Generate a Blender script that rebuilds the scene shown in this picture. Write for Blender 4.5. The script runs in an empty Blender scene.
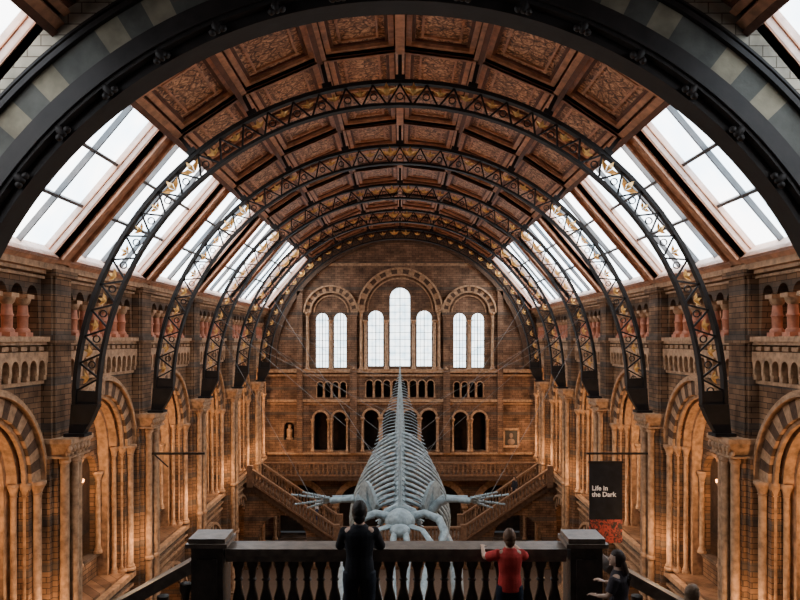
import bpy, math, random
from mathutils import Vector, Matrix
from mathutils.geometry import tessellate_polygon
random.seed(3)
sc=bpy.context.scene
col=sc.collection
PI=math.pi
# ------------------------------------------------------------------ materials
def newmat(name):
    m=bpy.data.materials.new(name); m.use_nodes=True
    nt=m.node_tree; b=nt.nodes['Principled BSDF']; return m,nt,b
def mat(name,c,rough=.7,metal=0.,var=.35,scale=3.,bump=.15,bscale=None,spec=.5):
    m,nt,b=newmat(name)
    g=nt.nodes.new('ShaderNodeNewGeometry')
    n=nt.nodes.new('ShaderNodeTexNoise'); n.inputs['Scale'].default_value=scale; n.inputs['Detail'].default_value=6
    nt.links.new(g.outputs['Position'],n.inputs['Vector'])
    r=nt.nodes.new('ShaderNodeValToRGB')
    r.color_ramp.elements[0].position=.3; r.color_ramp.elements[1].position=.7
    r.color_ramp.elements[0].color=[x*(1-var) for x in c]+[1]
    r.color_ramp.elements[1].color=[min(1,x*(1+var)) for x in c]+[1]
    nt.links.new(n.outputs['Fac'],r.inputs['Fac']); nt.links.new(r.outputs['Color'],b.inputs['Base Color'])
    b.inputs['Roughness'].default_value=rough; b.inputs['Metallic'].default_value=metal; b.inputs['Specular IOR Level'].default_value=spec
    if bump:
        n2=nt.nodes.new('ShaderNodeTexNoise'); n2.inputs['Scale'].default_value=bscale or scale*5; n2.inputs['Detail'].default_value=4
        nt.links.new(g.outputs['Position'],n2.inputs['Vector'])
        bp=nt.nodes.new('ShaderNodeBump'); bp.inputs['Strength'].default_value=bump; bp.inputs['Distance'].default_value=.05
        nt.links.new(n2.outputs['Fac'],bp.inputs['Height']); nt.links.new(bp.outputs['Normal'],b.inputs['Normal'])
    return m
def brick(name,c1,c2,mortar,bw=.5,bh=.17,band=None,bandc=(.2,.22,.24),period=1.4,width=.2):
    m,nt,b=newmat(name); L=nt.links.new; N=nt.nodes.new
    g=N('ShaderNodeNewGeometry'); s=N('ShaderNodeSeparateXYZ'); L(g.outputs['Position'],s.inputs[0])
    a=N('ShaderNodeMath'); a.operation='ADD'; L(s.outputs[0],a.inputs[0]); L(s.outputs[1],a.inputs[1])
    c=N('ShaderNodeCombineXYZ'); L(a.outputs[0],c.inputs[0]); L(s.outputs[2],c.inputs[1])
    t=N('ShaderNodeTexBrick'); L(c.outputs[0],t.inputs['Vector']); t.inputs['Scale'].default_value=1
    t.inputs['Brick Width'].default_value=bw; t.inputs['Row Height'].default_value=bh; t.inputs['Mortar Size'].default_value=.012
    t.inputs['Color1'].default_value=(*c1,1); t.inputs['Color2'].default_value=(*c2,1); t.inputs['Mortar'].default_value=(*mortar,1)
    n=N('ShaderNodeTexNoise'); n.inputs['Scale'].default_value=1.3; n.inputs['Detail'].default_value=8; L(g.outputs['Position'],n.inputs['Vector'])
    mr=N('ShaderNodeMapRange'); mr.inputs[1].default_value=.3; mr.inputs[2].default_value=.7; mr.inputs[3].default_value=.4; mr.inputs[4].default_value=1.35
    L(n.outputs['Fac'],mr.inputs[0])
    out=t.outputs['Color']
    if band:
        d=N('ShaderNodeMath'); d.operation='DIVIDE'; L(s.outputs[2],d.inputs[0]); d.inputs[1].default_value=period
        f=N('ShaderNodeMath'); f.operation='FRACT'; L(d.outputs[0],f.inputs[0])
        q=N('ShaderNodeMath'); q.operation='LESS_THAN'; L(f.outputs[0],q.inputs[0]); q.inputs[1].default_value=width
        q2=N('ShaderNodeMath'); q2.operation='MULTIPLY'; L(q.outputs[0],q2.inputs[0]); q2.inputs[1].default_value=.65
        mx=N('ShaderNodeMix'); mx.data_type='RGBA'; L(q2.outputs[0],mx.inputs[0]); L(out,mx.inputs[6]); mx.inputs[7].default_value=(*bandc,1)
        out=mx.outputs[2]
    mm=N('ShaderNodeMix'); mm.data_type='RGBA'; mm.blend_type='MULTIPLY'; mm.inputs[0].default_value=1
    L(out,mm.inputs[6]); L(mr.outputs[0],mm.inputs[7]); L(mm.outputs[2],b.inputs['Base Color'])
    bp=N('ShaderNodeBump'); bp.inputs['Strength'].default_value=.4; bp.inputs['Distance'].default_value=.03; bp.invert=True
    L(t.outputs['Fac'],bp.inputs['Height']); L(bp.outputs['Normal'],b.inputs['Normal'])
    b.inputs['Roughness'].default_value=.85; b.inputs['Specular IOR Level'].default_value=.25
    return m
def glassmat(name,c1,c2,st,scale=.6):
    m=bpy.data.materials.new(name); m.use_nodes=True; nt=m.node_tree; nt.nodes.clear(); N=nt.nodes.new; L=nt.links.new
    o=N('ShaderNodeOutputMaterial'); e=N('ShaderNodeEmission'); L(e.outputs[0],o.inputs[0]); e.inputs[1].default_value=st
    g=N('ShaderNodeNewGeometry'); n=N('ShaderNodeTexNoise'); n.inputs['Scale'].default_value=scale; n.inputs['Detail'].default_value=3
    L(g.outputs['Position'],n.inputs['Vector'])
    r=N('ShaderNodeValToRGB'); r.color_ramp.elements[0].position=.35; r.color_ramp.elements[1].position=.6
    r.color_ramp.elements[0].color=(*c1,1); r.color_ramp.elements[1].color=(*c2,1)
    L(n.outputs['Fac'],r.inputs[0]); L(r.outputs[0],e.inputs[0]); return m
M_wall=brick('terracotta_brick',(.25,.135,.07),(.15,.08,.043),(.04,.025,.016),band=True,bandc=(.07,.062,.055))
M_end=brick('end_wall_brick',(.25,.14,.082),(.15,.08,.048),(.045,.028,.018),band=True,bandc=(.08,.07,.06),period=2.0,width=.12)
M_near=brick('pale_block',(.34,.3,.23),(.26,.23,.18),(.1,.08,.06),bw=.55,bh=.22)
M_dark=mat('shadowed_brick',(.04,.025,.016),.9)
M_buff=mat('buff_terracotta',(.36,.21,.115),.65,scale=5,var=.45,bump=.4,spec=.35)
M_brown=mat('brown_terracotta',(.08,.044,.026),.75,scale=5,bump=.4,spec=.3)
M_slate=mat('slate_block',(.06,.06,.053),.8,scale=2,spec=.2)
M_pale=mat('pale_voussoir',(.16,.14,.1),.8,scale=2,spec=.2)
M_red=mat('red_terracotta',(.42,.15,.08),.55,scale=6,var=.3,bump=.2)
M_iron=mat('dark_iron',(.011,.0085,.008),.6,metal=0,scale=3,bump=.05,spec=.22)
M_gold=mat('gilt_leaf',(.7,.4,.13),.4,metal=.4,scale=8)
M_woodd=mat('dark_roof_timber',(.11,.042,.024),.6,scale=3,spec=.3)
M_woodl=mat('russet_roof_timber',(.42,.185,.095),.55,scale=4,var=.4)
M_reveal=mat('rose_painted_board',(.66,.46,.38),.6,scale=5,var=.2)
M_glass=glassmat('frosted_skylight_glass',(.68,.84,.97),(1,1,1),9.0)
M_glass2=glassmat('leaded_window_glass',(.55,.72,.82),(.95,1,1),5.0,1.5)
M_bar=mat('grey_glazing_bar',(.08,.08,.085),.5)
M_bone=mat('pale_bone',(.25,.31,.33),.6,scale=6,var=.35,bump=.4)
M_stone=mat('dark_balustrade_stone',(.06,.044,.035),.5,scale=6,bump=.25,spec=.3)
M_stone2=mat('polished_rail_stone',(.15,.11,.085),.4,scale=8,bump=.1,spec=.35)
M_floor=mat('mosaic_floor',(.1,.065,.045),.5,scale=8)
def panelmat():
    m,nt,b=newmat('painted_ceiling_panel'); N=nt.nodes.new; L=nt.links.new
    g=N('ShaderNodeNewGeometry')
    v=N('ShaderNodeTexVoronoi'); v.inputs['Scale'].default_value=2.6; v.feature='DISTANCE_TO_EDGE'; L(g.outputs['Position'],v.inputs['Vector'])
    n=N('ShaderNodeTexNoise'); n.inputs['Scale'].default_value=5; n.inputs['Detail'].default_value=5; n.inputs['Distortion'].default_value=2; L(g.outputs['Position'],n.inputs['Vector'])
    r=N('ShaderNodeValToRGB'); e=r.color_ramp.elements; e[0].position=.35; e[0].color=(.08,.035,.018,1); e[1].position=.62; e[1].color=(.68,.36,.19,1)
    k=e.new(.5); k.color=(.34,.145,.072,1)
    L(n.outputs['Fac'],r.inputs[0])
    r2=N('ShaderNodeValToRGB'); r2.color_ramp.elements[0].position=.02; r2.color_ramp.elements[0].color=(.35,.3,.25,1); r2.color_ramp.elements[1].position=.09; r2.color_ramp.elements[1].color=(1,1,1,1)
    L(v.outputs['Distance'],r2.inputs[0])
    mm=N('ShaderNodeMix'); mm.data_type='RGBA'; mm.blend_type='MULTIPLY'; mm.inputs[0].default_value=1
    L(r.outputs[0],mm.inputs[6]); L(r2.outputs[0],mm.inputs[7]); L(mm.outputs[2],b.inputs['Base Color']); b.inputs['Roughness'].default_value=.6
    return m
M_panel=panelmat()
# ------------------------------------------------------------------ mesh builder
class MB:
    def __init__(s): s.v=[]; s.f=[]; s.m=[]
    def add(s,vs,fs,mi=0):
        o=len(s.v); s.v+= [tuple(p) for p in vs]
        for f in fs: s.f.append([i+o for i in f]); s.m.append(mi)
    def box(s,x0,x1,y0,y1,z0,z1,mi=0):
        vs=[(x,y,z) for z in(z0,z1) for y in(y0,y1) for x in(x0,x1)]
        s.add(vs,[(0,2,3,1),(4,5,7,6),(0,1,5,4),(2,6,7,3),(0,4,6,2),(1,3,7,5)],mi)
    def mbox(s,mp,u0,u1,y0,y1,n0,n1,mi=0):
        vs=[mp(u,y,n) for n in(n0,n1) for y in(y0,y1) for u in(u0,u1)]
        s.add(vs,[(0,2,3,1),(4,5,7,6),(0,1,5,4),(2,6,7,3),(0,4,6,2),(1,3,7,5)],mi)
    def beam(s,p,q,w,h,mi=0,up=(0,0,1)):
        p=Vector(p);q=Vector(q);d=(q-p).normalized();up=Vector(up)
        if abs(d.dot(up))>.98: up=Vector((0,1,0))
        a=d.cross(up).normalized();b=a.cross(d).normalized()
        vs=[c+a*i*w/2+b*j*h/2 for c in(p,q) for i,j in((-1,-1),(1,-1),(1,1),(-1,1))]
        s.add(vs,[(0,3,2,1),(4,5,6,7),(0,1,5,4),(1,2,6,5),(2,3,7,6),(3,0,4,7)],mi)
    def lathe(s,prof,org=(0,0,0),seg=12,mi=0):
        vs=[];fs=[];n=len(prof)
        for r,z in prof:
            for k in range(seg):
                a=2*PI*k/seg; vs.append((org[0]+r*math.cos(a),org[1]+r*math.sin(a),org[2]+z))
        for i in range(n-1):
            for k in range(seg):
                k2=(k+1)%seg; fs.append((i*seg+k,i*seg+k2,(i+1)*seg+k2,(i+1)*seg+k))
        fs.append(tuple(range(seg))[::-1]); fs.append(tuple((n-1)*seg+k for k in range(seg)))
        s.add(vs,fs,mi)
    def tube(s,pts,rad,seg=8,mi=0,flat=1.,up=(0,0,1)):
        pts=[Vector(p) for p in pts]; n=len(pts); vs=[];fs=[]
        if not hasattr(rad,'__len__'): rad=[rad]*n
        for i,p in enumerate(pts):
            d=(pts[min(i+1,n-1)]-pts[max(i-1,0)]).normalized(); u=Vector(up)
            if abs(d.dot(u))>.97: u=Vector((0,1,0)) if abs(d.y)<.9 else Vector((1,0,0))
            a=d.cross(u).normalized(); b=a.cross(d).normalized()
            for k in range(seg):
                t=2*PI*k/seg; vs.append(p+a*math.cos(t)*rad[i]+b*math.sin(t)*rad[i]*flat)
        for i in range(n-1):
            for k in range(seg):
                k2=(k+1)%seg; fs.append((i*seg+k,i*seg+k2,(i+1)*seg+k2,(i+1)*seg+k))
        fs.append(tuple(range(seg))[::-1]); fs.append(tuple((n-1)*seg+k for k in range(seg)))
        s.add(vs,fs,mi)
    def plate(s,loops,t0,t1,mp,mi=0,side=None):
        tris=tessellate_polygon([[Vector((a,b,0)) for a,b in l] for l in loops])
        flat=[p for l in loops for p in l]; n=len(flat)
        vs=[mp(u,v,t0) for u,v in flat]+[mp(u,v,t1) for u,v in flat]
        fs=[tuple(t) for t in tris]+[tuple(i+n for i in t)[::-1] for t in tris]
        s.add(vs,fs,mi); o=0; fs=[]
        for l in loops:
            k=len(l)
            for i in range(k):
                j=(i+1)%k; fs.append((o+i,o+j,n+o+j,n+o+i))
            o+=k
        s.add(vs,fs,mi if side is None else side)
    def ring(s,c,r0,r1,a0,a1,seg,t0,t1,mp,mis=(0,)):
        for i in range(seg):
            A=a0+(a1-a0)*i/seg; B=a0+(a1-a0)*(i+1)/seg
            P=[(c[0]+r*math.cos(a),c[1]+r*math.sin(a)) for r,a in((r0,A),(r1,A),(r1,B),(r0,B))]
            vs=[mp(u,v,t) for t in(t0,t1) for u,v in P]
            fs=[(0,1,2,3),(7,6,5,4),(1,5,6,2),(0,3,7,4)]
            if len(mis)>1 or i==0: fs.append((0,4,5,1))
            if len(mis)>1 or i==seg-1: fs.append((3,2,6,7))
            s.add(vs,fs,mis[i%len(mis)])
    def ellip(s,c,r,seg=12,rings=8,mi=0,fn=None):
        vs=[];fs=[]
        for i in range(rings+1):
            ph=-PI/2+PI*i/rings
            for k in range(seg):
                a=2*PI*k/seg; d=Vector((math.cos(ph)*math.cos(a),math.cos(ph)*math.sin(a),math.sin(ph)))
                if fn: d=fn(d)
                vs.append((c[0]+d.x*r[0],c[1]+d.y*r[1],c[2]+d.z*r[2]))
        for i in range(rings):
            for k in range(seg):
                k2=(k+1)%seg; fs.append((i*seg+k,i*seg+k2,(i+1)*seg+k2,(i+1)*seg+k))
        s.add(vs,fs,mi)
    def mesh(s,name,mats,smooth=None):
        import bmesh
        me=bpy.data.meshes.new(name); me.from_pydata(s.v,[],s.f)
        for m in mats: me.materials.append(m)
        me.polygons.foreach_set('material_index',s.m)
        bm=bmesh.new(); bm.from_mesh(me)
        if smooth: bmesh.ops.remove_doubles(bm,verts=bm.verts,dist=1e-5)
        bmesh.ops.recalc_face_normals(bm,faces=bm.faces); bm.to_mesh(me); bm.free()
        if smooth:
            me.polygons.foreach_set('use_smooth',[True]*len(me.polygons)); me.set_sharp_from_angle(angle=math.radians(smooth))
        me.update(); return me
    def obj(s,name,mats,parent=None,smooth=None,world=False,**kw):
        return mkobj(name,s.mesh(name,mats,smooth),parent,world,**kw)
def mkobj(name,me,parent=None,world=False,label=None,cat=None,kind=None,group=None,loc=None):
    o=bpy.data.objects.new(name,me); col.objects.link(o)
    if parent:
        o.parent=parent
        if world: o.matrix_parent_inverse=Matrix.Translation(-parent.location)
    if loc: o.location=loc
    if label:o['label']=label
    if cat:o['category']=cat
    if kind:o['kind']=kind
    if group:o['group']=group
    return o
def empty(name,loc,label,cat,group=None,rot=0,kind=None):
    o=mkobj(name,None,label=label,cat=cat,group=group,kind=kind); o.location=loc; o.rotation_euler=(0,0,rot); o.empty_display_size=.3; return o
def dup(root,loc,rot=0,label=None,scale=None):
    n=root.copy(); col.objects.link(n); n.location=loc; n.rotation_euler=(0,0,rot)
    if scale:n.scale=scale
    if label:n['label']=label
    def rec(a,b):
        for c in list(a.children):
            d=c.copy(); col.objects.link(d); d.parent=b; rec(c,d)
    rec(root,n)
    return n
STR=dict(kind='structure')
# ------------------------------------------------------------------ layout
S=7.05; Y0=14.4; YE=55.; WX=10.9
ribs=[Y0+S*k for k in range(1,6)]
bays=[(Y0+S*k,min(Y0+S*(k+1),YE)) for k in range(-1,6)]
P=[(0,9.25),(2.5,8.93),(5.,7.85),(7.,6.5),(10.5,2.35)]
def archloop(c,hw,zs,zb,seg=14,r=None):
    l=[(c-hw,zb),(c+hw,zb)]
    for i in range(seg+1):
        a=PI*i/seg; l.append((c+hw*math.cos(a),zs+hw*math.sin(a)))
    return l
def galleryhole(a,b):
    n=7; y0=a+.72; y1=b-.72; p=(y1-y0)/n; fl=.1
    l=[(y0,.12),(y1,.12)]
    for i in range(n-1,-1,-1):
        c=y0+p*(i+.5); r=p/2-fl
        for k in range(9):
            t=PI*k/8; l.append((c+r*math.cos(t),1.3+r*1.1*math.sin(t)))
    return l,[y0+p*i for i in range(1,n)],(y0,y1)
galcols=[]
for side,sx in(('left',-1),('right',1)):
    mb=MB(); loops=[[(7.35,-16),(YE,-16),(YE,2.3),(7.35,2.3)]]
    for a,b in bays:
        c=(a+b)/2; k=min(1,(b-a)/S); hw=2.2*k
        loops.append(archloop(c,hw,-4.2 if k==1 else -3.8,-9.2)); loops.append(archloop(c,hw*.95,-13.2,-15.9))
        h,cs,_=galleryhole(a,b); loops.append(h); 
        if a>10: galcols+=[(sx,y) for y in cs]
    mb.plate(loops,0,1.0,lambda u,v,t:(sx*(WX+t),u,v))
    mb.obj('wall_'+side,[M_wall],**STR)
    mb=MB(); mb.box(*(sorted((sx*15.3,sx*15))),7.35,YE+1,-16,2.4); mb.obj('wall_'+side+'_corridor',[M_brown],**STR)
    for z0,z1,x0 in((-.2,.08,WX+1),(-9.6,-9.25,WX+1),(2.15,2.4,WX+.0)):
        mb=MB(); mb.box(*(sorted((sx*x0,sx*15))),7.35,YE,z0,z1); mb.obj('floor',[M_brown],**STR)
    mb=MB()
    for z0,z1,p in((2.0,2.12,.2),(2.12,2.3,.38),(2.3,2.4,.3),(1.86,1.94,.12),(-.05,.1,.3),(-.15,-.05,.2),(-.3,-.22,.12),(-1.32,-1.22,.1),(-9.5,-9.3,.25),(-9.9,-9.8,.15),(-10.3,-10.2,.1)):
        mb.box(*(sorted((sx*(WX-p),sx*(WX+.05)))),15,YE,z0,z1,0)
    mb.obj('trim_1' if sx<0 else 'trim_2',[M_buff],**STR)
    mb=MB(); p=.47; n=int((YE-15)/p); l=[(15+n*p,-.35),(15,-.35)]
    for i in range(n):
        y=15+i*p
        l+= [(y,-1.05),(y+.12,-1.05),(y+.12,-.8)]
        for k in range(1,6):
            t=PI-PI*k/6; l.append((y+.12+.175+.175*math.cos(t),-.8+.2*math.sin(t)))
        l+= [(y+p,-.8)]
    l.append((15+n*p,-1.05))
    mb.plate([l],-.22,0.02,lambda u,v,t:(sx*(WX+t),u,v))
    for i in range(n):
        y=15+i*p+.06; mb.beam((sx*(WX-.12),y,-1.2),(sx*(WX-.12),y,-1.0),.14,.16)
        mb.beam((sx*(WX-.1),y+.235,-.32),(sx*(WX-.1),y+.235,-.2),.2,.3)
    mb.obj('trim_3' if sx<0 else 'trim_4',[M_buff],**STR)
mb=MB(); mb.box(-16,16,7,YE+2,-16.2,-16); mb.obj('floor_main',[M_floor],**STR).name='floor'
def column(mb,x,y,z0,z1,r,mi=0,cmi=1,seg=10,cap=.35):
    mb.lathe([(r*1.7,0),(r*1.7,.08),(r*1.35,.12),(r*1.4,.18),(r,.24),(r*.95,z1-z0-cap),(r*1.25,z1-z0-cap+.03),(r,z1-z0-cap+.06),(r*1.25,z1-z0-cap+.16),(r*1.9,z1-z0-.1),(r*2,z1-z0-.09),(r*2,z1-z0)],(x,y,z0),seg,mi)
g0=empty('gallery_column',(0,0,0),'stocky red terracotta column in the upper gallery arcade','column','upper gallery columns')
mb=MB(); mb.box(-.2,.2,-.2,.2,0,.12); mb.lathe([(.2,.12),(.2,.18),(.16,.24)],seg=12); mb.obj('base',[M_red],g0,40)
mb=MB(); mb.lathe([(.14,.24),(.15,.55),(.18,.6),(.15,.65),(.13,.9)],seg=12); mb.obj('shaft',[M_red],g0,40)
mb=MB(); mb.lathe([(.13,.9),(.19,.97),(.22,1.08),(.22,1.1)],seg=12); mb.box(-.26,.24,-.19,.19,1.1,1.22); mb.obj('capital',[M_buff],g0,40)
for i,(sx,y) in enumerate(galcols):
    if i==0: g0.location=(sx*(WX+.06),y,.1)
    else: dup(g0,(sx*(WX+.06),y,.1))
# ---------------- archways
mpL=lambda u,v,t:(t,u,v)
def archway_proto():
    r=empty('archway',(WX,0,-9.2),'round-headed banded terracotta archway with twin inner arches','archway','side wall archways')
    z=9.2
    def P_(mb,name,mats,sm=None,**k): 
        mb.v=[(a,b,c+z) for a,b,c in mb.v]; return mb.obj(name,mats,r,sm,**k)
    c=(0,-4.2)
    mb=MB(); mb.ring(c,2.2,2.72,0,PI,25,-.1,.02,mpL,(0,1)); P_(mb,'voussoir_ring',[M_buff,M_brown])
    mb=MB(); mb.ring(c,2.72,2.84,-.02,PI+.02,28,-.26,0,mpL); mb.ring(c,2.84,2.92,-.02,PI+.02,28,-.18,0,mpL); P_(mb,'hood_moulding',[M_buff],30)
    mb=MB(); mb.ring(c,2.03,2.2,0,PI,24,.25,1.0,mpL); mb.ring(c,1.88,2.05,0,PI,24,.55,1.0,mpL)
    mb.ring(c,2.08,2.2,0,PI,24,.02,.14,mpL)
    for s in(-1,1):
        mb.box(.55,1.,*sorted((s*1.88,s*2.2)),-9.2,-4.2)
    P_(mb,'inner_order',[M_buff],30)
    mb=MB(); out=archloop(0,2.0,-4.2,-9.2,20)
    mb.plate([out,archloop(.93,.72,-5.1,-8.3,12),archloop(-.93,.72,-5.1,-8.3,12),[(.42*math.cos(2*PI*k/16),-3.35+.42*math.sin(2*PI*k/16)) for k in range(16)]],.95,1.15,mpL)
    for s in(-.93,.93): mb.ring((s,-5.1),.72,.88,0,PI,14,.87,.96,mpL,(0,))
    mb.ring((0,-3.35),.42,.55,0,2*PI,16,.87,.96,mpL)
    mb.box(.85,1.2,-1.9,1.9,-8.4,-8.28)
    P_(mb,'tracery_screen',[M_wall])
    for (x,y,z0,z1,rr) in((.12,2.28,-9.2,-4.2,.1),(.12,-2.28,-9.2,-4.2,.1),(.38,2.1,-9.2,-4.2,.09),(.38,-2.1,-9.2,-4.2,.09),(-.1,2.5,-9.2,-4.2,.13),(-.1,-2.5,-9.2,-4.2,.13),(.85,0,-8.28,-5.1,.13),(.85,1.72,-8.28,-5.1,.1),(.85,-1.72,-8.28,-5.1,.1)):
        mb=MB(); column(mb,x,y,z0,z1,rr,0,seg=10,cap=.42); P_(mb,'column',[M_buff],40)
    return r
A=archway_proto()
def low_proto():
    r=empty('ground_archway',(WX,0,-16),'wide round terracotta archway at hall floor level','archway','ground floor archways')
    c=(0,2.8)
    mb=MB(); mb.ring(c,2.1,2.6,0,PI,25,-.1,.02,mpL,(0,1)); mb.obj('voussoir_ring',[M_buff,M_brown],r)
    mb=MB(); mb.ring(c,2.6,2.75,0,PI,25,-.22,0,mpL); mb.obj('hood_moulding',[M_buff],r,30)
    for y in(2.3,-2.3):
        mb=MB(); column(mb,-.12,y,0.02,2.8,.16,seg=10,cap=.45); mb.obj('column',[M_buff],r,40)
    return r
G=low_proto()
first=True
for a,b in bays[1:]:
    c=(a+b)/2; k=min(1,(b-a)/S)
    for sx in(1,-1):
        if first:
            A.location=(WX,c,-9.2); G.location=(WX,c,-16); first=False; continue
        dup(A,(sx*WX,c,-9.2),0 if sx>0 else PI,scale=(1,k,1.0))
        dup(G,(sx*WX,c,-16),0 if sx>0 else PI,scale=(1,k,1))
# ---------------- pilasters
r=empty('pilaster',(WX,ribs[0],-16),'tall clustered terracotta pilaster with carved capital under an iron rib','pilaster','side wall pilasters')
mb=MB(); mb.box(-.5,0,-.62,.62,.6,12.4); mb.box(-.35,0,-.8,.8,.6,12.4); mb.obj('pier',[M_wall],r)
mb=MB(); mb.box(-.95,0,-.85,.85,0,.45); mb.box(-.85,0,-.78,.78,.45,.6); mb.obj('base',[M_buff],r)
for x,y in((-.62,-.42),(-.72,0),(-.62,.42)):
    mb=MB()
    mb.lathe([(.2,.6),(.2,.7),(.15,.8),(.145,4),(.2,4.05),(.2,4.15),(.145,4.2),(.14,7),(.19,7.05),(.19,7.15),(.14,7.2),(.135,12.2),(.18,12.25),(.18,12.35),(.13,12.4)],(x,y,0),12); mb.obj('colonnette',[M_buff],r,40)
mb=MB(); mb.box(-.98,0,-.75,.75,12.85,13.0); mb.box(-.9,0,-.7,.7,12.4,12.46)
mb.add([(-.75,-.55,12.46),(-.75,.55,12.46),(0,.6,12.46),(0,-.6,12.46),(-.95,-.72,12.85),(-.95,.72,12.85),(0,.72,12.85),(0,-.72,12.85)],[(0,1,5,4),(1,2,6,5),(3,0,4,7),(2,3,7,6)])
for y in(-.6,-.36,-.12,.12,.36,.6):
    for dz,xx in((12.52,-.8),(12.68,-.9)):
        mb.ellip((xx,y+(.06 if dz>12.6 else 0),dz),(.07,.1,.12),8,6)
mb.obj('capital',[M_buff],r,40)
mb=MB(); mb.box(-.38,0,-.5,.5,13.,17.95); mb.box(-.3,0,-.62,.62,13.,17.95); mb.box(-.45,0,-.66,.66,15.9,16.15); mb.box(-.5,0,-.7,.7,17.95,18.15); mb.obj('upper_pier',[M_wall],r)
for y in ribs:
    for sx in(1,-1):
        if y==ribs[0] and sx==1: continue
        dup(r,(sx*WX,y,-16),0 if sx>0 else PI)
# ---------------- ceiling
def segmap(i,sx):
    a=Vector(P[i]);b=Vector(P[i+1]);d=(b-a).normalized(); n=Vector((-d.y,d.x))
    if n.dot(Vector((a.x,a.y+2)))<0:n=-n
    L=(b-a).length
    return (lambda u,y,t:(sx*(a.x+d.x*u+n.x*t),y,a.y+d.y*u+n.y*t)),L
ce=MB()
D=.6
def sky_ext(a,b,L): return a+.35,b-.55,.3,L-.2
for (a,b) in bays:
    for sx in(-1,1):
        for i in range(3):
            mp,L=segmap(i,sx)
            ce.mbox(mp,-.02,L+.02,a,b,.1,.25,0)
            np_=2; w=(b-a)/np_
            for j in range(np_):
                y0=a+w*j+.16; y1=a+w*(j+1)-.16; u0=.2; u1=L-.2
                def frame(u0,u1,y0,y1,t,n0,n1,mi):
                    ce.mbox(mp,u0,u1,y0,y0+t,n0,n1,mi); ce.mbox(mp,u0,u1,y1-t,y1,n0,n1,mi)
                    ce.mbox(mp,u0,u0+t,y0+t,y1-t,n0,n1,mi); ce.mbox(mp,u1-t,u1,y0+t,y1-t,n0,n1,mi)
                frame(u0,u1,y0,y1,.16,-.1,.1,1)
                frame(u0+.16,u1-.16,y0+.16,y1-.16,.1,0,.1,0)
                ce.mbox(mp,u0+.26,u1-.26,y0+.26,y1-.26,.06,.12,2)
                frame(u0+.45,u1-.45,y0+.5,y1-.5,.07,.0,.1,1)
            for j in range(np_+1):
                y=a+w*j; ce.mbox(mp,0,L,y-.16,y+.16,-.2,.1,0)
                ce.mbox(mp,0,L,y-.06,y+.06,-.26,-.2,1)
        mp,L=segmap(3,sx)
        ya,yb,u0,u1=sky_ext(a,b,L)
        ce.mbox(mp,0,L,a,ya,0,.25,1); ce.mbox(mp,0,L,yb,b,0,.25,1); ce.mbox(mp,0,u0,ya,yb,0,.25,1); ce.mbox(mp,u1,L+.3,ya,yb,0,.25,1)
        ce.mbox(mp,u0-.1,u1+.1,ya-.1,ya,.0,D+.05,3); ce.mbox(mp,u0-.1,u1+.1,yb,yb+.1,.0,D+.05,3); ce.mbox(mp,u0-.1,u0,ya,yb,.0,D+.05,3); ce.mbox(mp,u1,u1+.1,ya,yb,.0,D+.05,3)
        for t in(.2,.42): ce.mbox(mp,u0,u1,yb-.04,yb,t-.02,t+.01,1)
        ce.mbox(mp,u0,u1,ya-.2,ya-.05,-.1,0,1); ce.mbox(mp,u0,u1,yb+.05,yb+.2,-.1,0,1)
ce.box(-.14,.14,7.35,YE,8.9,9.3,1)
for i in(1,2,3):
    for sx in(-1,1):
        x,z=P[i]; ce.beam((sx*x,7.35,z-.1),(sx*x,YE,z-.1),.34,.3,1,up=(sx*x,0,z+2)); ce.beam((sx*x,7.35,z-.28),(sx*x,YE,z-.28),.16,.14,0,up=(sx*x,0,z+2))
ce.obj('ceiling',[M_woodd,M_woodl,M_panel,M_reveal],**STR)
wn=1
for (a,b) in bays:
    for sx in(-1,1):
        mp,L=segmap(3,sx); ya,yb,u0,u1=sky_ext(a,b,L)
        mb=MB(); mb.mbox(mp,u0,u1,ya,yb,D,D+.03,0)
        for k in range(1,4):
            y=ya+(yb-ya)*k/4; w_=.09 if k==2 else .035; mb.mbox(mp,u0,u1,y-w_,y+w_,D-.16,D,1)
        for k in(1,2): 
            u=u0+(u1-u0)*k/3; mb.mbox(mp,u-.05,u+.05,ya,yb,D-.14,D,1)
        mb.obj('window_%d'%wn,[M_glass,M_bar],**STR); wn+=1
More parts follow.
